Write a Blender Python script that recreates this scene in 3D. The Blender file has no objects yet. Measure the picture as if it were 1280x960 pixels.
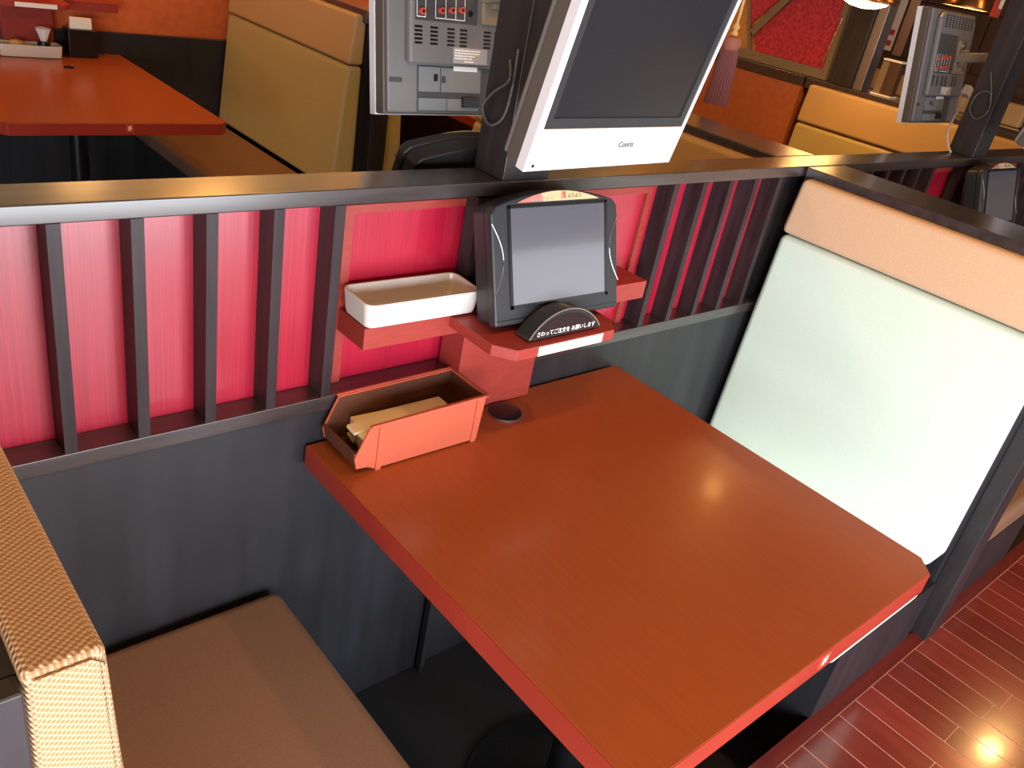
import bpy, bmesh, math, random
from mathutils import Matrix, Vector
random.seed(7)
scn = bpy.context.scene
col = scn.collection
R = math.radians
# ------------------------------------------------------------------ camera
cam_d = bpy.data.cameras.new('camera'); cam = bpy.data.objects.new('camera', cam_d); col.objects.link(cam)
cam_d.sensor_width = 36; cam_d.lens = 1057.18 / 1280 * 36; cam_d.clip_start = .02
cam.matrix_world = Matrix(((0.751781, 0.18899, -0.63175, -0.61712),
                           (-0.635898, 0.461346, -0.618704, -1.05609),
                           (0.174527, 0.866858, 0.467009, 1.52400), (0, 0, 0, 1)))
scn.camera = cam
# ------------------------------------------------------------------ light and exposure
scn.view_settings.view_transform = 'Standard'; scn.view_settings.look = 'None'
scn.view_settings.gamma = 1; scn.view_settings.use_curve_mapping = False
scn.view_settings.exposure = 0.0
wd = bpy.data.worlds.new('sky'); scn.world = wd; wd.use_nodes = True
wd.node_tree.nodes['Background'].inputs[0].default_value = (.75, .87, 1, 1)
wd.node_tree.nodes['Background'].inputs[1].default_value = .6
DAY = (.92, .96, 1.0); WARM = (1.0, .53, .17); AMBER = (1.0, .47, .11)

def area(name, loc, rot, sx, sy, w, c):
    l = bpy.data.lights.new(name, 'AREA'); l.shape = 'RECTANGLE'; l.size = sx; l.size_y = sy; l.energy = w; l.color = c
    o = bpy.data.objects.new(name, l); col.objects.link(o); o.location = loc; o.rotation_euler = rot
    return o
# daylight entering through the street windows (front wall, behind the camera)
WY = -2.4                                        # x range, sill, head and daylight power of each window
WIN = [(-4.4, -2.7, .2, 1.5, 85), (-2.5, -.8, .2, 1.5, 125), (-.6, 1.1, .2, 1.5, 88), (1.9, 3.5, .95, 1.6, 9), (3.8, 5.4, .95, 1.6, 6)]
for a, b, za, zb, pw_ in WIN:
    area('window_daylight', ((a + b) / 2, WY - .02, (za + zb) / 2), (R(90), 0, 0), b - a, zb - za, pw_, DAY)

# ------------------------------------------------------------------ materials
M = {}
def nt(name):
    m = bpy.data.materials.new(name); m.use_nodes = True
    return m, m.node_tree, m.node_tree.nodes['Principled BSDF']
def mat(name, c, rough=.5, metal=0, coat=0, coat_r=.1, spec=.5, emit=None, es=0, trans=0):
    m, t, b = nt(name)
    b.inputs['Base Color'].default_value = (*c, 1); b.inputs['Roughness'].default_value = rough
    b.inputs['Metallic'].default_value = metal; b.inputs['Coat Weight'].default_value = coat
    b.inputs['Coat Roughness'].default_value = coat_r; b.inputs['Specular IOR Level'].default_value = spec
    if emit: b.inputs['Emission Color'].default_value = (*emit, 1); b.inputs['Emission Strength'].default_value = es
    M[name] = m; return m
def grain(name, c1, c2, scale=(8, 8, 8), rough=.4, bump=.0, coat=0, coat_r=.1, detail=6, rnd=0, lo=.35, hi=.65, spec=.5):
    m, t, b = nt(name); N = t.nodes; L = t.links
    tc = N.new('ShaderNodeTexCoord'); mp = N.new('ShaderNodeMapping'); mp.inputs['Scale'].default_value = scale
    nz = N.new('ShaderNodeTexNoise'); nz.inputs['Scale'].default_value = 1; nz.inputs['Detail'].default_value = detail
    rp = N.new('ShaderNodeValToRGB'); e = rp.color_ramp.elements
    e[0].position = lo; e[0].color = (*c1, 1); e[1].position = hi; e[1].color = (*c2, 1)
    L.new(tc.outputs['Object'], mp.inputs['Vector']); L.new(mp.outputs[0], nz.inputs['Vector']); L.new(nz.outputs['Fac'], rp.inputs[0])
    out = rp.outputs[0]
    if rnd:
        oi = N.new('ShaderNodeObjectInfo'); hs = N.new('ShaderNodeHueSaturation')
        mr = N.new('ShaderNodeMapRange'); mr.inputs[3].default_value = 1 - rnd; mr.inputs[4].default_value = 1 + rnd
        L.new(oi.outputs['Random'], mr.inputs[0]); L.new(mr.outputs[0], hs.inputs['Value']); L.new(out, hs.inputs['Color']); out = hs.outputs[0]
    L.new(out, b.inputs['Base Color'])
    if bump:
        bp = N.new('ShaderNodeBump'); bp.inputs['Strength'].default_value = bump; bp.inputs['Distance'].default_value = .002
        L.new(nz.outputs['Fac'], bp.inputs['Height']); L.new(bp.outputs[0], b.inputs['Normal'])
    b.inputs['Roughness'].default_value = rough; b.inputs['Coat Weight'].default_value = coat; b.inputs['Coat Roughness'].default_value = coat_r
    b.inputs['Specular IOR Level'].default_value = spec
    M[name] = m; return m
grain('dark_wood', (.016, .013, .015), (.030, .025, .028), (40, 40, 4), .42, .05)
grain('dark_rail', (.026, .019, .020), (.046, .035, .036), (5, 60, 60), .30, .05, coat=1, coat_r=.22)
grain('dark_panel', (.012, .012, .015), (.024, .024, .029), (22, 22, 3), .42, .08, lo=.3, hi=.75)
grain('slat_wood', (.019, .011, .013), (.034, .022, .026), (50, 50, 6), .42, .05, spec=.3)
grain('red_lacquer', (.30, .0025, .019), (.47, .007, .038), (420, 420, 4), .36, .15, coat=.8, coat_r=.24, lo=.3, hi=.7)
grain('red_wood', (.27, .030, .022), (.32, .040, .030), (30, 260, 260), .42, .06)
grain('maroon_wood', (.05, .012, .012), (.085, .02, .018), (14, 120, 120), .4, .05)
grain('table_wood', (.285, .060, .014), (.325, .073, .018), (160, 12, 12), .30, .03, coat=.1, coat_r=.12, spec=.4, lo=.3, hi=.7)
grain('table_edge', (.27, .026, .016), (.31, .034, .020), (7, 7, 7), .30, .0)
grain('floor_board', (.165, .022, .016), (.20, .030, .020), (60, 8, 8), .18, .01, coat=.3, coat_r=.08, rnd=.22)
grain('floor_border', (.12, .017, .013), (.15, .022, .016), (6, 45, 6), .2, .03)
mat('floor_gap', (.75, .42, .36), .6)
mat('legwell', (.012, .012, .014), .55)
grain('vinyl_band', (.60, .40, .26), (.66, .45, .30), (300, 300, 300), .5, .15)
grain('vinyl_pad', (.63, .76, .68), (.67, .80, .72), (300, 300, 300), .42, .12)
grain('vinyl_seat', (.21, .11, .062), (.24, .127, .072), (260, 260, 260), .48, .18)
grain('orange_wall', (.55, .11, .022), (.62, .135, .028), (30, 30, 30), .6, .05)
grain('orange_panel', (.40, .115, .045), (.45, .135, .055), (30, 30, 30), .6, .05)
grain('vinyl_pad_lamplit', (.46, .37, .15), (.50, .40, .17), (300, 300, 300), .45, .1)  # back pad vinyl with warm lamplight put into its colour, for far dividers
grain('vinyl_band_lamplit', (.48, .31, .14), (.52, .34, .16), (300, 300, 300), .5, .1)  # headrest vinyl, likewise tinted by the warm lamplight of the far booths
grain('wall_cream', (.62, .50, .32), (.68, .55, .36), (10, 10, 10), .7, .02)
grain('wall_paint', (.30, .22, .14), (.34, .25, .16), (10, 10, 10), .7, .02)
grain('ceiling_paint', (.13, .095, .07), (.16, .115, .085), (10, 10, 10), .8, .02)
grain('brown_board', (.05, .026, .018), (.08, .04, .026), (20, 20, 3), .5, .05)
mat('ceramic', (.66, .63, .60), .25, coat=.4)
mat('black_plastic', (.022, .023, .026), .36)
mat('charcoal_plastic', (.022, .023, .027), .42)
mat('deep_black', (.006, .006, .007), .28)
mat('silver_plastic', (.47, .46, .50), .40)
mat('bezel_white', (.66, .65, .68), .38)
mat('tv_side', (.085, .07, .06), .45)
mat('tv_grey', (.15, .145, .15), .45)
mat('tv_grey_dark', (.05, .05, .055), .5)
mat('tv_port_plate', (.17, .18, .19), .45)
mat('tv_screen', (.014, .014, .017), .32, spec=.35)
mat('terminal_screen', (.10, .10, .12), .13, coat=.5, coat_r=.05)
mat('chrome', (.7, .7, .72), .2, metal=1)
mat('brass', (.62, .45, .22), .3, metal=1)
mat('bracket_beige', (.26, .21, .15), .45)
mat('copper', (.55, .25, .12), .3, metal=1)
mat('steel', (.42, .42, .44), .35, metal=1)
mat('bin_plastic', (.50, .105, .058), .42)
mat('bin_inside', (.10, .036, .020), .5)
mat('paper_white', (.85, .82, .78), .6)
mat('paper_cream', (.86, .74, .46), .6)
mat('print_black', (.02, .02, .02), .6)
mat('print_red', (.55, .05, .03), .6)
mat('print_white', (.85, .85, .85), .6)
mat('print_grey', (.35, .35, .37), .6)
mat('jack_red', (.55, .08, .05), .4)
mat('sign_yellow', (.60, .44, .24), .45)
mat('sign_pink', (.58, .17, .13), .45)
mat('cable_grey', (.07, .07, .075), .5)
mat('cable_white', (.7, .66, .6), .5)
mat('tassel_pink', (.20, .07, .08), .8)
mat('tassel_head', (.36, .13, .10), .8)
mat('cord_gold', (.72, .42, .16), .7)
mat('frame_taupe', (.20, .155, .11), .5)
grain('art_red', (.30, .010, .03), (.58, .035, .08), (60, 60, 60), .6, .1)
grain('art_gold', (.42, .20, .05), (.58, .32, .09), (50, 50, 50), .6, .1)
mat('lamp_glow', (1, .8, .5), .5, emit=(1, .72, .38), es=9)
mat('onion', (.55, .32, .10), .5)
mat('glass_dark', (.03, .02, .02), .1)
# coarse woven vinyl of the near backrest
def woven():
    m, t, b = nt('woven_vinyl'); N = t.nodes; L = t.links
    tc = N.new('ShaderNodeTexCoord'); sp = N.new('ShaderNodeSeparateXYZ'); L.new(tc.outputs['Object'], sp.inputs[0])
    def ma(op, a, bb):
        n = N.new('ShaderNodeMath'); n.operation = op
        for i, v in enumerate((a, bb)):
            if v is None: continue
            if isinstance(v, (int, float)): n.inputs[i].default_value = v
            else: L.new(v, n.inputs[i])
        return n.outputs[0]
    x, y, z = sp.outputs
    h = ma('SUBTRACT', y, z)                                   # runs over the top and down the end face
    k = 2 * math.pi / .0046
    u = ma('SINE', ma('MULTIPLY', ma('ADD', h, ma('MULTIPLY', x, .35)), k), None); v = ma('SINE', ma('MULTIPLY', x, k), None)
    p = ma('MULTIPLY', u, v); p2 = ma('MULTIPLY_ADD', p, .5); 
    bp = N.new('ShaderNodeBump'); bp.inputs['Strength'].default_value = .8; bp.inputs['Distance'].default_value = .0012
    L.new(p, bp.inputs['Height']); L.new(bp.outputs[0], b.inputs['Normal'])
    rp = N.new('ShaderNodeValToRGB'); e = rp.color_ramp.elements
    e[0].color = (.34, .18, .07, 1); e[1].color = (.58, .38, .23, 1); e[0].position = .2; e[1].position = .7
    q = ma('ADD', ma('MULTIPLY', p, .5), .5); L.new(q, rp.inputs[0]); L.new(rp.outputs[0], b.inputs['Base Color'])
    b.inputs['Roughness'].default_value = .45
    M['woven'] = m
woven()

# ------------------------------------------------------------------ mesh helpers
class MB:
    def __init__(s): s.bm = bmesh.new()
    def _new(s, f):
        t = bmesh.new(); f(t); me = bpy.data.meshes.new('t'); t.to_mesh(me); t.free(); s.bm.from_mesh(me); bpy.data.meshes.remove(me)
        return s
    def box(s, x0, x1, y0, y1, z0, z1, bev=0, seg=2):
        return s.prism([(x0, y0), (x1, y0), (x1, y1), (x0, y1)], z0, z1, 'z', bev, seg)
    def prism(s, pts, a, b, axis='z', bev=0, seg=2):
        """extrude polygon: axis z: (x,y) ; axis y: (x,z) ; axis x: (y,z)"""
        def f(t):
            def P(p, h): return {'z': (p[0], p[1], h), 'y': (p[0], h, p[1]), 'x': (h, p[0], p[1])}[axis]
            lo = [t.verts.new(P(p, a)) for p in pts]; hi = [t.verts.new(P(p, b)) for p in pts]; n = len(pts)
            t.faces.new(lo); t.faces.new(hi[::-1])
            for i in range(n): t.faces.new((lo[i], hi[i], hi[(i + 1) % n], lo[(i + 1) % n]))
            bmesh.ops.recalc_face_normals(t, faces=t.faces)
            if bev: bmesh.ops.bevel(t, geom=list(t.edges), offset=bev, segments=seg, profile=.5, affect='EDGES', clamp_overlap=True)
        return s._new(f)
    def tube(s, pts, r, n=8):
        pts = [Vector(p) for p in pts]
        rr = r if isinstance(r, (list, tuple)) else [r] * len(pts)
        def f(t):
            rings = []; up = Vector((0, 0, 1))
            for i, p in enumerate(pts):
                d = (pts[min(i + 1, len(pts) - 1)] - pts[max(i - 1, 0)]).normalized()
                a = d.cross(up)
                if a.length < 1e-3: a = d.cross(Vector((1, 0, 0)))
                a.normalize(); b = d.cross(a)
                rings.append([t.verts.new(p + rr[i] * (math.cos(6.28318 * k / n) * a + math.sin(6.28318 * k / n) * b)) for k in range(n)])
            for i in range(len(rings) - 1):
                for k in range(n): t.faces.new((rings[i][k], rings[i][(k + 1) % n], rings[i + 1][(k + 1) % n], rings[i + 1][k]))
            t.faces.new(rings[0][::-1]); t.faces.new(rings[-1]); bmesh.ops.recalc_face_normals(t, faces=t.faces)
        return s._new(f)
    def lathe(s, prof, cx=0, cy=0, n=32, close=True):
        def f(t):
            rings = [[t.verts.new((cx + r * math.cos(6.28318531 * k / n), cy + r * math.sin(6.28318531 * k / n), z)) for k in range(n)] for r, z in prof]
            for i in range(len(rings) - 1):
                for k in range(n): t.faces.new((rings[i][k], rings[i][(k + 1) % n], rings[i + 1][(k + 1) % n], rings[i + 1][k]))
            if close: t.faces.new(rings[0][::-1]); t.faces.new(rings[-1])
            bmesh.ops.recalc_face_normals(t, faces=t.faces)
        return s._new(f)
    def mul(s, mx): s.bm.transform(mx); return s
    def build(s, name, m, parent=None, smooth=False):
        me = bpy.data.meshes.new(name); s.bm.to_mesh(me); s.bm.free(); me.materials.append(M[m])
        o = bpy.data.objects.new(name, me); col.objects.link(o)
        if smooth:
            for p in me.polygons: p.use_smooth = True
            try: me.set_sharp_from_angle(angle=R(50))
            except Exception: pass
            o.modifiers.new('weighted', 'WEIGHTED_NORMAL').keep_sharp = True
        if parent: o.parent = parent
        return o
def box(name, m, dims, parent=None, bev=0, seg=2, smooth=None):
    return MB().box(*dims, bev, seg).build(name, m, parent, bool(bev) if smooth is None else smooth)
def tag(o, label, cat, group=None):
    o['label'] = label; o['category'] = cat
    if group: o['group'] = group
    return o
def thing(name, label, cat, mx=None, group=None):
    o = bpy.data.objects.new(name, None); o.empty_display_size = .05; col.objects.link(o)
    if mx is not None: o.matrix_world = mx
    return tag(o, label, cat, group)
def struct(o): o['kind'] = 'structure'; return o
def copy_tree(o, parent=None):
    c = o.copy(); col.objects.link(c); c.parent = parent
    for ch in list(o.children): copy_tree(ch, c)
    return c
def dup(o, label, off=None, mx=None, group=None):
    c = copy_tree(o); c['label'] = label
    if off: c.matrix_world = Matrix.Translation(off) @ o.matrix_world
    if mx is not None: c.matrix_world = mx
    if group: c['group'] = group; o['group'] = group
    return c
def text(name, body, size, m, parent, mx, align='CENTER', depth=.0002):
    cu = bpy.data.curves.new(name, 'FONT'); cu.body = body; cu.size = size; cu.align_x = align; cu.align_y = 'CENTER'; cu.extrude = depth
    cu.resolution_u = 3
    t = bpy.data.objects.new(name, cu); col.objects.link(t)
    dg = bpy.context.evaluated_depsgraph_get()
    me = bpy.data.meshes.new_from_object(t.evaluated_get(dg)); bpy.data.objects.remove(t)
    me.transform(mx); me.materials.clear(); me.materials.append(M[m])
    o = bpy.data.objects.new(name, me); col.objects.link(o)
    if parent: o.parent = parent
    return o
T = Matrix.Translation
XZ = Matrix.Rotation(R(90), 4, 'X')      # text plane -> front (-y) face
def place(loc, yaw=0, tilt=0):           # tilt > 0 leans the top backwards (local +y)
    return T(loc) @ Matrix.Rotation(yaw, 4, 'Z') @ Matrix.Rotation(-tilt, 4, 'X')

# ------------------------------------------------------------------ dimensions
TZ = .710; RT = 1.149; RB = 1.124; LT = .796; LB = .770; AZ = .164; PITCH = 1.98; FY = 3.17
XL, XR = -.624, 1.398          # divider centres
YE = -.69                      # aisle end of the benches

# ================================================================== setting
fl = struct(MB().box(-5, 5.7, -2.5, -.70, AZ - .06, AZ + .0004).build('floor', 'floor_gap'))
pm = {}
px = .50; W = .074
k = 0
while px < 2.6:
    y = -.702 - (0 if k % 2 else .0)
    cut = -.702 - random.uniform(.15, .8)
    for (a, b) in ((cut + .001, y), (max(cut - .9, -2.38), cut - .001)):
        ln = round(b - a, 3)
        box('plank', 'floor_board', (px + .0013, px + W - .0013, a, b, AZ + .0004, AZ + .0012), fl)
    box('plank', 'floor_board', (px + .0013, px + W - .0013, -2.38, cut - .902, AZ + .0004, AZ + .0012), fl)
    px += W; k += 1
o = MB()
x = -5
while x < .46: o.box(x + .001, min(x + W, .50) - .001, -2.38, -.702, AZ + .0004, AZ + .0012); x += W
x = 2.572 + .02
while x < 5.6: o.box(x + .001, x + W - .001, -2.38, -.702, AZ + .0004, AZ + .0012); x += W
o = o.build('plank_field', 'floor_board', fl); o['kind'] = 'stuff'
box('border_board', 'floor_border', (-5, 5.6, -.699, -.668, AZ - .06, AZ + .0015), fl)
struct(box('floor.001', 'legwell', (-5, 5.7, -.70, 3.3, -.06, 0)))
struct(box('trim_1', 'maroon_wood', (-5, 5.6, -.680, -.668, 0, AZ - .06)))
struct(box('ceiling', 'ceiling_paint', (-5, 5.7, -2.5, 3.3, 2.6, 2.7)))
wb = struct(box('wall_back', 'orange_wall', (-5, 5.7, FY + .02, FY + .12, 0, 2.6)))
box('upper_wall', 'wall_cream', (-5, 5.6, FY + .015, FY + .02, 1.55, 2.6), wb)
box('wainscot', 'dark_panel', (-5, 5.6, FY, FY + .02, 0, .80), wb)
box('wainscot_cap', 'dark_rail', (-5, 5.6, FY - .004, FY + .02, .80, .806), wb)
struct(box('wall_left', 'wall_paint', (-5.1, -5, -2.5, 3.3, 0, 2.6)))
wr = struct(box('wall_right', 'brown_board', (5.62, 5.72, -2.5, 3.3, 0, 2.6)))
for i in range(5):
    for j in range(2):
        box('wall_board', 'brown_board', (5.605, 5.62, 1.0 + .45 * i, 1.44 + .45 * i, 1.22 + .36 * j, 1.575 + .36 * j), wr, .003)
wf = MB().box(-5, 5.7, WY - .1, WY, 0, .2).box(-5, 5.7, WY - .1, WY, 1.6, 2.6)
ed = [-5] + [v for w in WIN for v in w[:2]] + [5.7]
for i in range(0, len(ed), 2): wf.box(ed[i], ed[i + 1], WY - .1, WY, .2, 1.6)
for a, b, za, zb, _ in WIN:
    if za > .2: wf.box(a, b, WY - .1, WY, .2, za)
    if zb < 1.6: wf.box(a, b, WY - .1, WY, zb, 1.6)
struct(wf.build('wall_front', 'wall_paint'))
for i, (a, b, za, zb, _) in enumerate(WIN):
    w = MB().box(a, b, WY, WY + .03, za, za + .03).box(a, b, WY, WY + .03, zb - .04, zb).box(a, a + .04, WY, WY + .03, za, zb).box(b - .04, b, WY, WY + .03, za, zb)
    struct(w.build('window_%d' % (i + 1), 'dark_rail'))

# ================================================================== slatted partition with shelf bay
def partition(label, x0=XL, x1=XR):
    t = thing('booth_partition', label, 'partition', T((0, 0, 0)))
    box('lower_panel', 'dark_panel', (x0, x1, .003, .078, 0, LB), t)
    box('ledge', 'dark_rail', (x0, x1, -.001, .045, LB, LT), t, .0015)
    box('back_panel', 'red_lacquer', (x0, x1, .045, .066, LT, RB), t)
    box('rear_panel', 'dark_panel', (x0, x1, .066, .078, LB, RB), t)
    box('top_rail', 'dark_rail', (x0, x1, 0, .080, RB, RT), t, .002)
    p = .0973
    for x in [-.3646 + p * k for k in range(-2, 5)] + [.8194 + p * k for k in range(5)]:
        box('slat', 'slat_wood', (x, x + .0165, .0005, .045, LT, RB), t)
    box('jamb', 'dark_wood', (1.226, 1.398, .030, .045, LT, RB), t)
    f = MB().box(.064, .080, .036, .045, LT, 1.110).box(.782, .799, .036, .045, LT, 1.110).box(.080, .782, .036, .045, 1.096, 1.110)
    f.build('bay_frame', 'red_wood', t)
    return t
part0 = partition('dark slatted partition with red lacquer panels beside the near table')
part1 = dup(part0, 'slatted partition with red panel seen beyond the right divider', off=(PITCH, 0, 0), group='slatted partitions')
part1.matrix_world = T((2.02, 0, 0))

# shelf unit
def shelf_unit(label):
    t = thing('condiment_shelf', label, 'shelf', T((0, 0, 0)))
    box('side_shelf', 'red_wood', (.066, .268, -.046, .036, .898, .937), t, .0012)
    box('side_shelf', 'red_wood', (.528, .748, -.046, .036, .898, .937), t, .0012)
    MB().prism([(.234, .036), (.234, -.160), (.262, -.194), (.492, -.194), (.520, -.160), (.520, .036)], .915, .935, 'z', .001).build('terminal_shelf', 'red_wood', t)
    box('column', 'red_wood', (.292, .485, -.026, .036, .711, .915), t, .001)
    box('back_board', 'slat_wood', (.300, .490, .004, .036, .937, 1.12), t)
    box('paper_label', 'paper_white', (.309, .463, -.1952, -.1942, .9165, .9335), t)['label'] = 'blank white paper label strip'
    return t
shelf0 = shelf_unit('red wooden shelf unit carrying the touch terminal and white tray')
shelf1 = dup(shelf0, 'red shelf unit beyond the right divider', off=(PITCH, 0, 0), group='shelf units')
shelf2 = dup(shelf0, 'dark red shelf with white label against the far orange wall', off=(-.012, FY - .037, 0), group='shelf units')

# ================================================================== dividers and benches
def pad(mb_name, m, prof, y0, y1, parent, bev=.016):
    return MB().prism(prof, y0, y1, 'y', bev, 4).build(mb_name, m, parent, True)
def divider(label, xc, y0, y1, left=True, right=True, end='lo', rail=True, bandm='vinyl_band', padm='vinyl_pad', seam=.992):
    """wall between two booths along y; pads on its left and right faces"""
    t = thing('booth_divider', label, 'divider', T((xc, 0, 0)))
    h = .088
    ya, yb = (y0 + .030, y1) if end == 'lo' else (y0, y1 - .030)
    box('core_panel', 'dark_panel', (-.066, .066, ya, yb, 0, 1.10), t)
    if rail: box('top_rail', 'dark_rail', (-h, h, y0, y1, 1.10, RT), t, .003)
    es = (y0 - .012, y0 + .030) if end == 'lo' else (y1 - .030, y1 + .012)
    box('end_panel', 'dark_wood', (-.032, .05, es[0], es[1], 0, 1.10), t, .002)
    for s, on in ((-1, left), (1, right)):
        if not on: continue
        P = lambda pts: [(s * a, b) for a, b in pts]
        pad('lower_pad', padm, P([(.066, .425), (.178, .425), (.134, seam - .002), (.066, seam - .002)]), ya + .001, yb - .012, t, .018)
        pad('upper_pad', bandm, P([(.066, seam + .002), (.138, seam + .002), (.117, 1.126), (.066, 1.126)]), ya + .001, yb - .012, t, .014)
    return t
def bench(label, xa, xb, y0, y1, zs=.42, mm='vinyl_seat', z0=0, ba=None, bb=None):
    ba = xa + .015 if ba is None else ba; bb = xb - .015 if bb is None else bb
    t = thing('booth_bench', label, 'bench', T(((xa + xb) / 2, 0, 0))); xc = (xa + xb) / 2
    box('seat_cushion', mm, (xa - xc, xb - xc, y0, y1, zs - .075, zs), t, .022, 4)
    box('base', 'dark_panel', (ba - xc, bb - xc, y0 + .004, y1, z0, zs - .075), t)
    return t
dvr = divider('right divider with beige headrest and pale mint back pad beside the near table', XR, YE, -.004)
bench('pale vinyl bench under the mint back pad beside the near table', .815, 1.222, YE + .016, -.008, mm='vinyl_pad', ba=.875, bb=1.330)
# neighbour's bench on the far side of the right divider
bench('tan vinyl bench end beyond the right divider', 1.57, 1.98, YE + .016, -.008, ba=1.466)
# left bench with the coarse woven backrest next to the camera
lb = bench('brown vinyl bench seat at the left of the near table', -.44, -.038, YE - .1, -.010)
ld = thing('booth_divider', 'coarse woven tan backrest in the lower left corner next to the camera', 'divider', T((XL, 0, 0)))
box('core_panel', 'dark_panel', (-.07, .064, YE + .012, -.004, 0, 1.132), ld)
box('end_panel', 'dark_wood', (-.07, .064, YE - .004, YE + .012, 0, 1.132), ld, .002)
pw = MB().prism([(.064, .43), (.19, .43), (.113, 1.03), (.107, 1.139), (.064, 1.139)], YE, -.012, 'y', .006, 3).build('back_pad', 'woven', ld, True)
MB().tube([(.070, YE - .001, 1.134), (.098, YE - .001, 1.134), (.1045, YE - .001, 1.128), (.109, YE - .001, 1.03), (.13, YE - .001, .87)], .0014, 6).build('piping', 'woven', pw, True)
# rows behind
bd = divider('lamplit tan backrest divider directly behind the slatted partition', XR, .084, 1.26, end='hi', seam=.94, bandm='vinyl_band_lamplit', padm='vinyl_pad_lamplit')
fd = divider('lamplit gold vinyl backrest divider at the far left table', XR, 2.0, FY - .002, seam=.935, bandm='vinyl_band_lamplit', padm='vinyl_pad_lamplit')
xd = divider('lamplit gold two tone backrest divider in front of the orange panel', 3.42, .084, 1.26, right=False, end='hi', seam=.95, bandm='vinyl_band_lamplit', padm='vinyl_pad_lamplit')
bench('gold vinyl bench seat beside the far left table', .80, 1.222, 2.02, FY - .004)
bench('gold bench seat right of the far divider', 1.58, 1.985, 2.02, FY - .004)
bench('bench seat behind the slatted partition', .80, 1.222, .09, 1.25)

# ================================================================== tables
def table(label, mx, w, d, ch=.03):
    t = thing('booth_table', label, 'table', mx)
    pts = [(0, 0), (0, -d + ch), (ch, -d), (w - ch, -d), (w, -d + ch), (w, 0)]
    pts = [(.002, 0), (.002, -d + ch + .001), (ch + .001, -d + .002), (w - ch - .001, -d + .002), (w - .002, -d + ch + .001), (w - .002, 0)]
    MB().prism(pts, -.002, 0, 'z').prism([(.004, -.001), (.004, -d + ch + .002), (ch + .002, -d + .004), (w - ch - .002, -d + .004), (w - .004, -d + ch + .002), (w - .004, -.001)], -.040, -.002, 'z').build('tabletop', 'table_wood', t)
    e = MB().prism([(0, 0), (0, -d + ch), (ch, -d), (w - ch, -d), (w, -d + ch), (w, 0), (w - .004, 0), (w - .004, -d + ch + .002), (w - ch - .002, -d + .004), (ch + .002, -d + .004), (.004, -d + ch + .002), (.004, 0)], -.041, -.0015, 'z', .0012)
    e.build('edge_band', 'table_edge', t, True)
    MB().lathe([(.035, -.677), (.035, -.033)], w / 2, -d * .55, 20).build('pedestal_column', 'deep_black', t, True)
    MB().lathe([(.0, -.709), (.185, -.709), (.19, -.703), (.18, -.695), (.06, -.677), (.0, -.677)], w / 2, -d * .55, 40, close=False).build('pedestal_base', 'deep_black', t, True)
    np_ = box('maker_plate', 'print_red', (w * .53 - .012, w * .53 + .012, -d - .0012, -d, -.029, -.004), t)
    np_['label'] = 'small dark red plate on the front edge'
    MB().box(w * .53 - .005, w * .53 - .001, -d - .0018, -d - .001, -.024, -.010).box(w * .53 + .001, w * .53 + .005, -d - .0018, -d - .001, -.021, -.008).build('plate_mark', 'paper_cream', np_)
    return t
tb0 = table('near red brown wooden booth table in the foreground', T((0, -.005, TZ)), .774, .768)
tb1 = table('far red brown table against the orange wall at upper left', T((0, FY - .002, TZ)), .763, 1.165)
tb2 = dup(tb1, 'far table glimpsed below the left television', off=(2.02, 0, 0), group='far tables')
box('wall_bracket', 'black_plastic', (.327, .332, -.016, -.0005, -TZ + .001, -.043), tb0); box('wall_bracket', 'black_plastic', (.332, .347, -.008, -.0005, -TZ + .001, -.043), tb0)
# grommet in the table top
g = thing('cable_grommet', 'round black cap set in the near table top', 'cap', T((.395, -.060, TZ)))
MB().lathe([(0, .0005), (.034, .0005), (.034, .003), (.030, .0055), (.015, .0072), (0, .0075)], 0, 0, 32, close=False).build('cap', 'deep_black', g, True)
MB().lathe([(.0342, .0005), (.0355, .0005), (.0355, .0022), (.0342, .0022)], 0, 0, 32, close=False).build('rim', 'steel', g, True)

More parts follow.
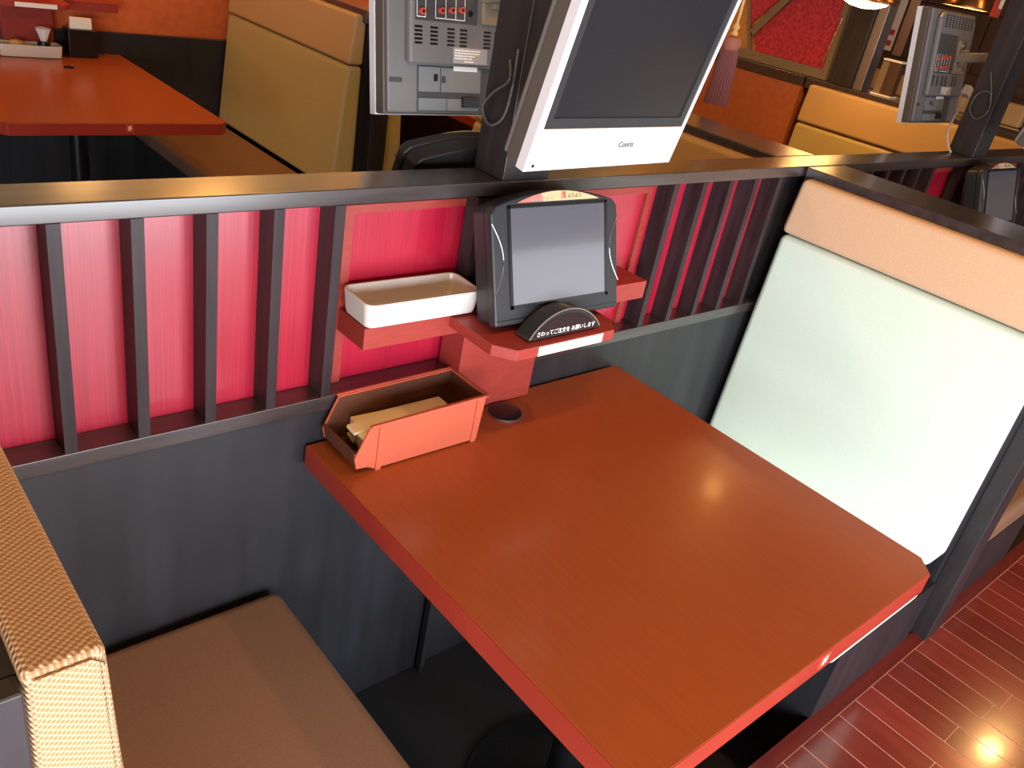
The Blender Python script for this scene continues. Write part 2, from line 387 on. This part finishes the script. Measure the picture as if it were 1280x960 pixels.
# ================================================================== touch terminal
def arc(x0, x1, y0, h, n=14):
    w = (x1 - x0) / 2; r = (w * w + h * h) / (2 * h); cx = (x0 + x1) / 2; a = math.asin(min(1, w / r))
    return [(cx + r * math.sin(-a + 2 * a * i / n), y0 - r + h + r * math.cos(-a + 2 * a * i / n)) for i in range(n + 1)]
def terminal(label, mx):
    t = thing('order_terminal', label, 'terminal', mx)
    hw = .145
    def outline(i=0, top=.196, ah=.020, b=0):
        return [(-hw + i, b), (hw - i, b)] + arc(-hw + i + .012, hw - i - .012, top, ah)[::-1] if 0 else [(hw - i, b)] + [(hw - i, top - .012)] + arc(-hw + i + .010, hw - i - .010, top, ah)[::-1] + [(-hw + i, top - .012), (-hw + i, b)]
    # local: x right, z up, -y towards the diner
    MB().prism(outline(), .0, .020, 'y', .004).build('front_shell', 'charcoal_plastic', t, True)
    MB().prism(outline(.004, b=.005), .020, .055, 'y', .004).build('rear_shell', 'black_plastic', t, True)
    MB().prism([(-.10, .02), (.10, .02), (.08, .16), (-.08, .16)], .055, .085, 'y', .006).build('rear_housing', 'black_plastic', t, True)
    # frame round the screen
    a, b, c, d = -.112, .117, .026, .195
    MB().box(a, b, -.002, .002, c, c + .006).box(a, b, -.002, .002, d - .005, d).box(a, a + .006, -.002, .002, c, d).box(b - .006, b, -.002, .002, c, d).build('screen_frame', 'deep_black', t)
    sc = box('screen', 'terminal_screen', (a + .006, b - .006, -.0008, .002, c + .006, d - .005), t)
    sp = arc(-.092, .098, .1985, .0165)
    sg = MB().prism(sp[::-1], -.0015, .001, 'y').build('header_sign', 'sign_yellow', t)
    MB().prism([p for p in sp if p[0] < -.03][::-1] + [(-.0915, .1985), (-.035, .1985)], -.0018, -.001, 'y').build('sign_band', 'sign_pink', sg)
    text('lettering', 'しゃぶしゃぶ', .0085, 'print_grey', sg, T((-.037, -.0019, .2035)) @ XZ)
    text('lettering', '濱', .0135, 'print_red', sg, T((.012, -.0019, .2065)) @ XZ)
    text('lettering', 'ふうふう', .0085, 'print_black', sg, T((.038, -.0019, .2055)) @ XZ)
    for s, xs in ((-1, -.1445), (1, .1455)):
        pts = []
        for i in range(13):
            u = i / 12; pts.append((xs - s * .0215 * math.sin(math.pi * u), -.0005, .050 + .118 * u))
        MB().tube(pts, .0008, 6).build('grip_line', 'steel', t, True)
    MB().box(-.142, .142, -.0012, .001, .0085, .0096).build('seam', 'deep_black', t)
    # rear foot carrying the terminal
    MB().prism([(.028, -.0055), (.112, .0230), (.112, .06), (.028, .06)], -.07, .07, 'x', .001).build('stand', 'black_plastic', t, True)
    return t
TM = place((.401, -.142, .951), -.023, .329)
def fix(mx):  # local z is along the tilted face
    return mx
term0 = terminal('black touch screen ordering terminal on the red shelf of the near table', TM)
term1 = dup(term0, 'touch ordering terminal showing a pale screen beyond the right divider', mx=place((2.355, -.142, .951), -.023, .329), group='touch terminals')
term2 = dup(term0, 'black terminal seen from behind above the partition rail', mx=place((.39, .235, .985), math.pi, .329), group='touch terminals')
# domed sign in front of the terminal
h = thing('domed_notice', 'half round black notice with white lettering in front of the terminal', 'notice', T((.381, -.180, .9384)) @ Matrix.Rotation(-.08, 4, 'X'))
dome = arc(-.084, .084, .0035, .043)
MB().prism([(-.084, 0), (.084, 0)] + dome[::-1], 0, .035, 'y', .002).build('body', 'black_plastic', h, True)
MB().prism([(-.076, .004), (.076, .004)] + arc(-.076, .076, .0045, .034)[::-1], -.001, .001, 'y').build('face', 'glass_dark', h)
MB().tube([(p[0], -.0005, p[1]) for p in dome], .0012, 6).build('trim', 'frame_taupe', h, True)
text('lettering', 'さわってご注文を お願いします', .0098, 'print_white', h, T((0, -.0015, .0095)) @ XZ)

# ================================================================== tray, bin, chopsticks
def tray(label, mx, L=.226, W_=.088, H=.044, r=.016):
    def loop(i, z):
        rr = max(r - i * .6, .004); pts = []
        for cx, cy, a0 in ((L / 2 - i - rr, W_ / 2 - i - rr, 0), (-L / 2 + i + rr, W_ / 2 - i - rr, 90), (-L / 2 + i + rr, -W_ / 2 + i + rr, 180), (L / 2 - i - rr, -W_ / 2 + i + rr, 270)):
            for k in range(6): a = R(a0 + 18 * k); pts.append((cx + rr * math.cos(a), cy + rr * math.sin(a), z))
        return pts
    def f(t):
        ls = [[t.verts.new(p) for p in loop(*q)] for q in ((.014, 0), (.006, .003), (.004, .01), (0, H - .002), (.001, H), (.004, H), (.005, H - .002), (.010, .012), (.016, .006))]
        n = len(ls[0])
        for a, b in zip(ls, ls[1:]):
            for k in range(n): t.faces.new((a[k], a[(k + 1) % n], b[(k + 1) % n], b[k]))
        t.faces.new(ls[0][::-1]); t.faces.new(ls[-1]); bmesh.ops.recalc_face_normals(t, faces=t.faces)
    o = MB()._new(f).build('ceramic_tray', 'ceramic', None, True); o.matrix_world = mx
    return tag(o, label, 'tray')
tr0 = tray('empty white ceramic tray on the small red shelf', place((.174, -.0165, .9372), -.02))
tr1 = tray('white tray of condiments on the far table', place((.36, 3.045, TZ + .0002)), .24, .09, .05)
cb = thing('chopstick_box', 'orange plastic open fronted box on the corner of the near table', 'box', place((.169, -.114, TZ + .0003), .0))
# local: origin at middle of front wall foot ; x along the wall
side = [(-.104, .003), (-.116, .010), (-.138, .012), (-.143, .032), (-.117, .089), (.119, .0935), (.112, .003)]
MB().prism(side, 0, .003, 'y').build('side_wall', 'bin_plastic', cb)
MB().prism(side, .102, .105, 'y').build('side_wall', 'bin_plastic', cb)
inn = [(-.110, .004), (-.134, .016), (-.140, .032), (-.116, .086), (.118, .090), (.110, .004)]
MB().prism(inn, .1005, .102, 'y').build('inner_face', 'bin_inside', cb); MB().prism(inn, .003, .0045, 'y').build('inner_face', 'bin_inside', cb)  # thin darker brown sheets over the inner side faces
box('bottom', 'bin_inside', (-.112, .110, .003, .102, .003, .007), cb)
MB().prism([(.110, .003), (.1135, .003), (.120, .0935), (.1165, .0935)], .003, .102, 'y').build('end_wall', 'bin_inside', cb)
MB().prism([(-.112, .003), (-.116, .010), (-.137, .012), (-.1435, .040), (-.138, .040), (-.132, .016), (-.112, .007)], .003, .102, 'y').build('front_lip', 'bin_inside', cb)
r_ = MB()
for yy in (-.005, .105): r_.prism([(-.118, .086), (.122, .090), (.122, .0945), (-.118, .0905)], yy, yy + .005, 'y', .001)
r_.box(.116, .122, -.005, .110, .090, .0945).build('rim', 'bin_plastic', cb)
box('rib', 'bin_plastic', (-.102, -.092, -.0025, .0, .000, .086), cb); box('rib', 'bin_plastic', (.098, .108, -.0025, 0, .000, .089), cb)
PK = []
for l in range(7):                                            # buried layers carrying the visible ones
    for k_, dy in enumerate((.020, .050, .080)):
        PK.append((-.012 + .004 * ((l + k_) % 3), dy, .0075 + .0056 * l, .0, 'cream paper chopstick sleeve packed below the top ones in the orange box'))
PK += [(-.026, .030, .0470, .05, 'upper cream chopstick sleeve nearest the front side of the orange box'), (-.012, .070, .0470, -.06, 'upper cream chopstick sleeve nearest the rear side of the orange box'),
       (-.034, .056, .0528, .09, 'topmost cream chopstick sleeve lying askew in the orange box')]
me_ = None
for dx, dy, dz, yaw, lab in PK:
    if me_ is None:
        o = MB().prism([(-.093, -.0135), (.093, -.0135), (.093, .0135), (-.089, .0135)], 0, .0054, 'z', .001).build('chopstick_packet', 'paper_cream'); me_ = o.data
    else:
        o = bpy.data.objects.new('chopstick_packet', me_); col.objects.link(o)
    o.matrix_world = place((.169 + dx, -.114 + dy, TZ + dz), yaw)
    tag(o, lab, 'chopsticks', 'chopstick sleeves in the orange box')

# ================================================================== posts
def post(label, mx):
    o = MB().box(.342, .450, 0, .080, RT, 2.6, .002).build('support_post', 'dark_wood', None, True)
    o.matrix_world = mx; return tag(o, label, 'post', 'television posts')
post('dark square post between the two left televisions', T((0, 0, 0)))
post('dark square post holding the televisions at the right edge', T((PITCH - .03, 0, 0)))

# ================================================================== televisions
def television(label, mx):
    t = thing('wall_television', label, 'television', mx)
    hw, H = .1725, .352
    def ring(a, b, c, d, a2, b2, c2, d2, y0, y1): # rectangular frame
        return MB().box(a, a2, y0, y1, c, d).box(b2, b, y0, y1, c, d).box(a2, b2, y0, y1, c, c2).box(a2, b2, y0, y1, d2, d)
    ring(-hw, hw, 0, H, -.160, .166, .063, H - .012, 0, .016).build('front_bezel', 'bezel_white', t)
    ring(-.160, .166, .063, H - .012, -.145, .152, .078, H - .024, .002, .016).build('screen_border', 'charcoal_plastic', t)
    box('screen', 'tv_screen', (-.145, .152, .004, .016, .078, H - .024), t)
    box('speaker_panel', 'silver_plastic', (-.158, .164, -.0006, .001, .017, .061), t)
    text('lettering', 'Cooris', .013, 'print_black', t, T((.036, -.0009, .036)) @ XZ)
    MB().tube([(-.156, .001, .008), (-.156, -.0006, .008)], .0026, 12).build('sensor', 'deep_black', t, True)
    m_ = MB()
    for x in (-.125, -.105, .085): m_.box(x, x + .0012, -.0005, .001, .006, .010)
    for x in (-.135, -.120, -.095, -.08, .115, .132, .142): m_.box(x, x + .009, -.0005, .001, .0115, .0125)
    m_.build('control_marks', 'print_grey', t)['kind'] = 'stuff'
    MB().box(-hw + .001, hw - .001, .016, .042, .002, H - .002, .003).build('side_shell', 'tv_side', t, True)
    # rear cover with bulge (seen from behind: local x is mirrored)
    MB().prism([(-hw + .004, .006), (hw - .004, .006), (hw - .004, H - .006), (-hw + .004, H - .006)], .042, .052, 'y', .003).build('rear_cover', 'tv_grey', t, True)
    MB().prism([(-.135, .088), (.135, .088), (.135, H - .03), (.11, H - .012), (-.11, H - .012), (-.135, H - .03)], .052, .070, 'y', .006, 3).build('rear_bulge', 'tv_grey', t, True)
    v = MB()
    for cx in (.118, .085, .048, .020, -.035, -.06):
        for k in range(5): v.box(cx - .008, cx + .008, .0695, .0706, .120 + .0065 * k, .1235 + .0065 * k)
    for cx in (.10, .075, .05, .025, 0, -.025, -.05, -.075, -.1):
        for k in range(6): v.box(cx - .007, cx + .007, .0695, .0706, .296 + .0065 * k, .2992 + .0065 * k)
    v.build('vents', 'deep_black', t)['kind'] = 'stuff'
    pp = box('jack_panel', 'tv_grey_dark', (-.010, .125, .0695, .0710, .158, .275), t)
    for x, z in ((.113, .172), (.072, .176), (.050, .178), (.028, .180), (.113, .200), (.072, .204), (.050, .206), (.028, .208)):
        j = MB(); j.tube([(x, .070, z), (x, .078, z)], .0055, 14).build('jack', 'jack_red', pp, True)
        MB().tube([(x, .0775, z), (x, .0785, z)], .0028, 10).build('jack', 'deep_black', pp, True)
    MB().tube([(.006, .0705, .176), (.006, .0725, .176)], .005, 14).build('jack', 'deep_black', pp, True)
    lines = MB()
    for x in (.122, .104, .083, .061, .039, .019): lines.box(x - .0005, x + .0005, .0708, .0714, .163, .215)
    for a, b in ((.104, .122), (.019, .083)): lines.box(a, b, .0708, .0714, .163, .1642)
    lines.build('jack_outline', 'print_white', pp)
    pl = box('rating_plate', 'print_grey', (-.036, .042, .0695, .0708, .092, .1185), t)
    tx = MB()
    for k in range(4):
        x = .039
        while x > -.02 + .008 * k:
            w = random.uniform(.003, .009); tx.box(x - w, x, .0706, .0712, .115 - .0045 * k - .0022, .115 - .0045 * k); x -= w + .0012
    tx.box(-.004, .018, .0706, .0712, .0945, .0965).build('small_print', 'print_white', pl)
    box('terminal_bay', 'tv_grey_dark', (-.09, .108, .0515, .0530, .008, .086), t)
    box('port_plate', 'tv_port_plate', (.060, .106, .0525, .0560, .042, .084), t)
    box('port_plate', 'tv_port_plate', (-.034, .057, .0525, .0560, .042, .084), t)
    box('port_plate', 'tv_port_plate', (.045, .106, .0525, .0560, .010, .031), t)
    box('port_plate', 'tv_port_plate', (-.03, .043, .0525, .0560, .010, .031), t)
    box('socket', 'deep_black', (.066, .074, .0555, .0575, .060, .072), t)
    box('socket', 'tv_grey_dark', (.048, .056, .0555, .0575, .058, .069), t)
    box('socket', 'deep_black', (-.028, .010, .0555, .0620, .016, .034), t)
    box('latch', 'tv_grey_dark', (.140, .166, .0515, .0530, .056, .064), t)
    box('barcode_label', 'print_white', (-.024, .030, .0556, .0575, .079, .087), t)
    # wall bracket
    box('mount_plate', 'bracket_beige', (-.085, -.018, .0695, .078, .160, .262), t, .002)
    MB().box(-.060, -.030, .078, .095, .185, .235, .004).build('mount_arm', 'bracket_beige', t, True)
    MB().tube([(-.045, .078, .248), (-.045, .086, .248)], .012, 14).tube([(-.070, .078, .176), (-.070, .084, .176)], .007, 12).build('mount_bolt', 'chrome', t, True)
    return t
tilt = R(-11.4)
tv0 = television('large tilted television with silver bezel facing the near table', place((.371, -.186, 1.231), .054, tilt))
tv1 = dup(tv0, 'grey television seen from behind left of the post', mx=place((.412, .265, 1.192), math.pi, tilt), group='televisions')
tv2 = dup(tv0, 'silver grey television seen from behind near the upper right corner', mx=place((2.43, .265, 1.190), math.pi + .02, tilt), group='televisions')
tv3 = dup(tv0, 'television with white bezel cut by the right picture edge', mx=place((.371 + PITCH - .045, -.186, 1.231), .054, tilt), group='televisions')
for xx, yb, zz in ((.371, -.005, 1.42),):
    pass
# mount arms reach the post
for o_ in (tv0, tv3):
    MB().box(-.02, .02, .07, .19, .175, .215, .004).build('mount_bracket', 'deep_black', o_, True)
for o_ in (tv1, tv2):
    MB().box(-.045, -.015, .07, .165, .195, .225, .004).build('mount_bracket', 'bracket_beige', o_, True)
def cable(name, pts, r, m, label, n=48):
    P = [Vector(p) for p in pts]; out = []
    for i in range(len(P) - 1):
        a, b, c, d = P[max(i - 1, 0)], P[i], P[i + 1], P[min(i + 2, len(P) - 1)]
        for k in range(8):
            u = k / 8; out.append(.5 * ((2 * b) + (-a + c) * u + (2 * a - 5 * b + 4 * c - d) * u * u + (-a + 3 * b - 3 * c + d) * u ** 3))
    out.append(P[-1])
    return tag(MB().tube(out, r, 7).build(name, m, None, True), label, 'cable')
lf = .340
cable('power_cable', [(lf, .03, 1.34), (lf - .004, .02, 1.31), (lf - .006, .05, 1.285), (lf - .004, .075, 1.255), (lf - .006, .05, 1.232), (lf - .004, .02, 1.25), (lf - .003, .01, 1.30), (lf - .002, .012, 1.36)], .0022, 'cable_grey', 'thin grey cable looped on the post behind the large television')
q = PITCH - .03 + .340
cable('power_cable', [(q - .003, .05, 1.40), (q - .006, .02, 1.34), (q - .004, .01, 1.29), (q - .005, .035, 1.262), (q - .004, .065, 1.285), (q - .005, .06, 1.33), (q - .004, .03, 1.345), (q - .003, .015, 1.32)], .0026, 'cable_grey', 'dark cable loop on the right hand post')
pl = thing('plug_cable', 'cream plug and cable hanging from the upper right television to the rail', 'cable', T((0, 0, 0)))
cb_ = cable('cord', [(2.430, .150, 1.300), (2.41, .145, 1.265), (2.36, .13, 1.235), (2.31, .11, 1.20), (2.272, .08, 1.17), (2.255, .055, RT + .0036)], .0036, 'cable_white', 'x')
del cb_['label']; del cb_['category']; cb_.parent = pl
MB().box(-.016, .016, -.012, .012, -.012, .020, .004).mul(T((2.432, .152, 1.318)) @ Matrix.Rotation(.4, 4, 'Y')).build('plug', 'cable_white', pl, True)

# ================================================================== far table clutter
d = thing('napkin_dispenser', 'black napkin dispenser with white napkins on the far table', 'dispenser', T((.575, 3.085, TZ)))
box('case', 'deep_black', (-.058, .058, -.03, .05, 0, .115), d, .004)
MB().prism([(-.045, .115), (.045, .115), (.043, .160), (-.043, .162)], -.012, .004, 'y', .002).build('napkins', 'paper_white', d)
c = thing('spice_pot', 'small dark pot holding white paper on the far table tray', 'pot', T((.418, 3.045, TZ + .007)))
MB().lathe([(0, 0), (.022, 0), (.025, .05), (.02, .056), (0, .056)], 0, 0, 18, close=False).build('pot', 'deep_black', c, True)
MB().lathe([(.012, .056), (.03, .105), (.026, .108), (.009, .06)], 0, 0, 9, close=False).build('paper', 'paper_white', c)
o = MB().lathe([(0, .0), (.03, .002), (.044, .02), (.045, .04), (.032, .056), (.014, .060), (.010, .054), (0, .054)], 0, 0, 24, close=False).build('sauce_jar', 'onion', None, True)
o.scale = (.72, .72, .95); o.location = (.315, 3.045, TZ + .0065); tag(o, 'round amber jar on the white tray of the far table', 'jar')
o = MB().lathe([(0, 0), (.02, 0), (.02, .004), (0, .005)], 0, 0, 20, close=False).build('cable_grommet', 'deep_black', None, True)
o.location = (.455, 2.85, TZ); tag(o, 'small black cap set in the far table top', 'cap')

# ================================================================== right background
op = thing('low_partition', 'orange painted low partition behind the tassel', 'partition', T((3.42, 0, 0)))
box('panel', 'orange_panel', (-.095, .06, 1.272, 2.9, 0, 1.105), op)
box('top_rail', 'dark_rail', (-.10, .09, 1.266, 2.9, 1.105, 1.150), op, .002)
af = thing('art_screen', 'framed red and gold decorative screen standing on the dark rail', 'screen', T((3.40, 0, 0)))
box('bottom_frame', 'frame_taupe', (-.03, .03, 1.21, 2.3, 1.151, 1.195), af, .002)
box('side_frame', 'frame_taupe', (-.03, .03, 1.185, 1.215, 1.151, 2.2), af, .002)
box('gold_panel', 'art_gold', (-.004, .012, 1.215, 2.3, 1.195, 2.2), af)
MB().prism([(1.217, 1.197), (1.62, 1.197), (1.66, 1.265), (1.49, 1.47), (1.30, 1.72), (1.217, 1.80)], -.014, -.004, 'x').build('red_panel', 'art_red', af)
MB().prism([(1.66, 1.262), (1.685, 1.285), (1.32, 1.755), (1.295, 1.73)], -.022, -.004, 'x').build('diagonal_strip', 'frame_taupe', af)
MB().prism([(1.652, 1.195), (1.672, 1.195), (1.83, 1.62), (1.81, 1.62)], -.018, -.004, 'x').build('diagonal_strip', 'frame_taupe', af)
MB().prism([(1.70, 1.31), (1.79, 1.56), (1.55, 1.62), (1.48, 1.56)], -.012, -.004, 'x').build('red_panel', 'art_red', af)
ch = MB()
for k in range(7): ch.tube([(3.352, 1.19 + .004 * k, 1.43 - .03 * k), (3.352, 1.192 + .004 * k, 1.405 - .03 * k)], .004 if k % 2 else .006, 8)
ch = ch.build('key_charm', 'copper', None, True); tag(ch, 'small copper charm hanging beside the red screen', 'charm')
o = box('dark_column', 'dark_wood', (3.345, 3.46, 1.035, 1.155, 1.150, 2.6), None, .003); tag(o, 'dark brown square column on the rail beside the red screen', 'column')
o = box('steel_column', 'steel', (3.36, 3.44, .985, 1.033, 1.150, 2.6), None, .002); tag(o, 'narrow grey metal column next to the dark square column', 'column')
ms = thing('menu_stand', 'small folded menu stand on the rail behind the metal column', 'menu', T((3.42, .90, 1.1503)))
box('board', 'brown_board', (-.02, .02, -.045, .045, 0, .15), ms); box('sheet', 'frame_taupe', (-.024, -.020, .012, .045, .004, .146), ms)
box('clip', 'print_white', (-.026, .02, -.045, .045, .15, .158), ms); box('foot', 'print_white', (-.035, .035, -.05, .05, 0, .006), ms)
rd = divider('distant lamplit tan two tone backrest beneath the dark boards', 5.50, .9, 2.7, right=False, bandm='vinyl_band_lamplit', padm='vinyl_pad_lamplit')
ps = thing('poster_strip', 'narrow white poster strip with red marks on the far right wall', 'poster', T((5.60, 0, 0)))
box('sheet', 'paper_white', (-.004, 0, 2.02, 2.10, 1.24, 1.80), ps)
for z in (1.27, 1.34, 1.60, 1.67): box('mark', 'print_red', (-.006, -.004, 2.035, 2.085, z, z + .035), ps)
box('edge_strip', 'steel', (-.006, .0, 1.93, 2.0, 1.22, 1.80), ps)
# tassel
ta = thing('tassel', 'dusty pink silk tassel hanging on an orange cord', 'tassel', T((1.775, .637, 1.145)) @ Matrix.Scale(1.12, 4))
MB().lathe([(.012, .185), (.022, .18), (.026, .165), (.022, .152), (.020, .148)], 0, 0, 20).build('head', 'tassel_head', ta, True)
th = MB()
for k in range(26):
    a = 6.28318 * k / 26; r1 = .021; r2 = .030 + .003 * random.random()
    th.tube([(r1 * math.cos(a), r1 * math.sin(a), .150), (1.2 * r1 * math.cos(a), 1.2 * r1 * math.sin(a), .12), (r2 * math.cos(a), r2 * math.sin(a), .004 * random.random())], [.0030, .0036, .0038], 6)
th = th.lathe([(.018, .15), (.026, .01)], 0, 0, 20).build('fringe', 'tassel_pink', ta, True); th['kind'] = 'stuff'
MB().lathe([(0, .183), (.012, .19), (.006, .200), (.011, .208), (.005, .22), (0, .222)], 0, 0, 14, close=False).build('knot', 'cord_gold', ta, True)
MB().tube([(0, 0, .21), (0, 0, 1.45)], .004, 8).build('cord', 'cord_gold', ta, True)

# ================================================================== lamps
def pendant(label, x, y, z, w, shade='copper', r=.11, power=AMBER, globe=False):
    t = thing('pendant_lamp', label, 'lamp', T((x, y, z)), 'pendant lamps over the tables')
    MB().lathe([(r, 0), (r * 1.02, .012), (r * .75, .09), (r * .3, .13), (.02, .15), (.02, .145), (r * .28, .125), (r * .72, .086), (r * .97, .01)], 0, 0, 32, close=False).build('shade', shade, t, True)
    MB().lathe([(0, -.030), (r * .4, -.024), (r * .7, -.008), (r * .86, .012), (0, .018)] if globe else [(0, .012), (r * .8, .012), (r * .8, .018), (0, .018)], 0, 0, 28, close=False).build('diffuser', 'lamp_glow', t)
    MB().tube([(0, 0, .145), (0, 0, 2.6 - z)], .004, 8).build('cord', 'deep_black', t, True)
    l = bpy.data.lights.new('bulb', 'AREA'); l.shape = 'DISK'; l.size = r * 1.7; l.energy = w; l.color = power
    o = bpy.data.objects.new('bulb', l); col.objects.link(o); o.parent = t; o.location = (0, 0, -.034 if globe else .008)
    return t
pendant('glowing pendant lamp beyond the right divider at the top edge', 2.9, .865, 1.520, 4, r=.125, globe=True)
pendant('pendant lamp over the table behind the right divider', 2.36, .50, 1.90, 2.5, r=.05)
pendant('copper pendant lamp above the upper right television', 4.10, .98, 1.575, 5)
pendant('pendant lamp over the booth directly behind the partition', .39, .70, 1.90, 4)
pendant('pendant lamp over the far left table', .39, 2.55, 1.90, 2.4)
pendant('pendant lamp over the second far table', 2.41, 2.55, 1.90, 3.5)
def downlight(label, x, y, w, c=WARM):
    t = thing('ceiling_downlight', label, 'light', T((x, y, 2.6)), 'ceiling downlights over the aisle')
    MB().lathe([(.055, -.006), (.07, -.004), (.07, 0), (.055, 0)], 0, 0, 28, close=False).build('ring', 'steel', t, True)
    MB().lathe([(0, -.004), (.054, -.004), (.054, -.001), (0, -.001)], 0, 0, 28, close=False).build('lens', 'lamp_glow', t)
    l = bpy.data.lights.new('bulb', 'AREA'); l.shape = 'DISK'; l.size = .1; l.energy = w; l.color = c
    o = bpy.data.objects.new('bulb', l); col.objects.link(o); o.parent = t; o.location = (0, 0, -.007)
for i, (x, y, w) in enumerate([(4.35, -.75, 12), (2.4, -1.3, 10), (1.0, -.9, 12), (-.3, -.9, 10), (-2.2, -1.3, 8), (-.9, 3.0, 11), (1.15, 3.0, 10), (2.3, 3.0, 10), (3.2, 2.2, 6)]):  # the three by the back wall are unseen, added to brighten it
    downlight(['downlight at the far right end of the aisle', 'downlight over the right aisle', 'downlight over the front of the near table', 'downlight over the left bench', 'downlight at the left end of the aisle', 'added unseen wall washer left of the far table', 'added unseen wall washer beside the far divider', 'added unseen wall washer over the second far table', 'downlight over the orange low partition'][i], x, y, w, AMBER if y > 0 else WARM)
o = thing('hanging_card', 'red hanging card with a white sheet near the upper right corner', 'sign', T((2.92, .36, 1.55)))
box('backing', 'print_red', (-.03, .03, -.006, .004, 0, .22), o); box('sheet', 'paper_white', (-.008, .024, -.008, -.006, .03, .20), o)
MB().tube([(0, 0, .22), (0, 0, 1.05)], .002, 6).build('string', 'cable_white', o)
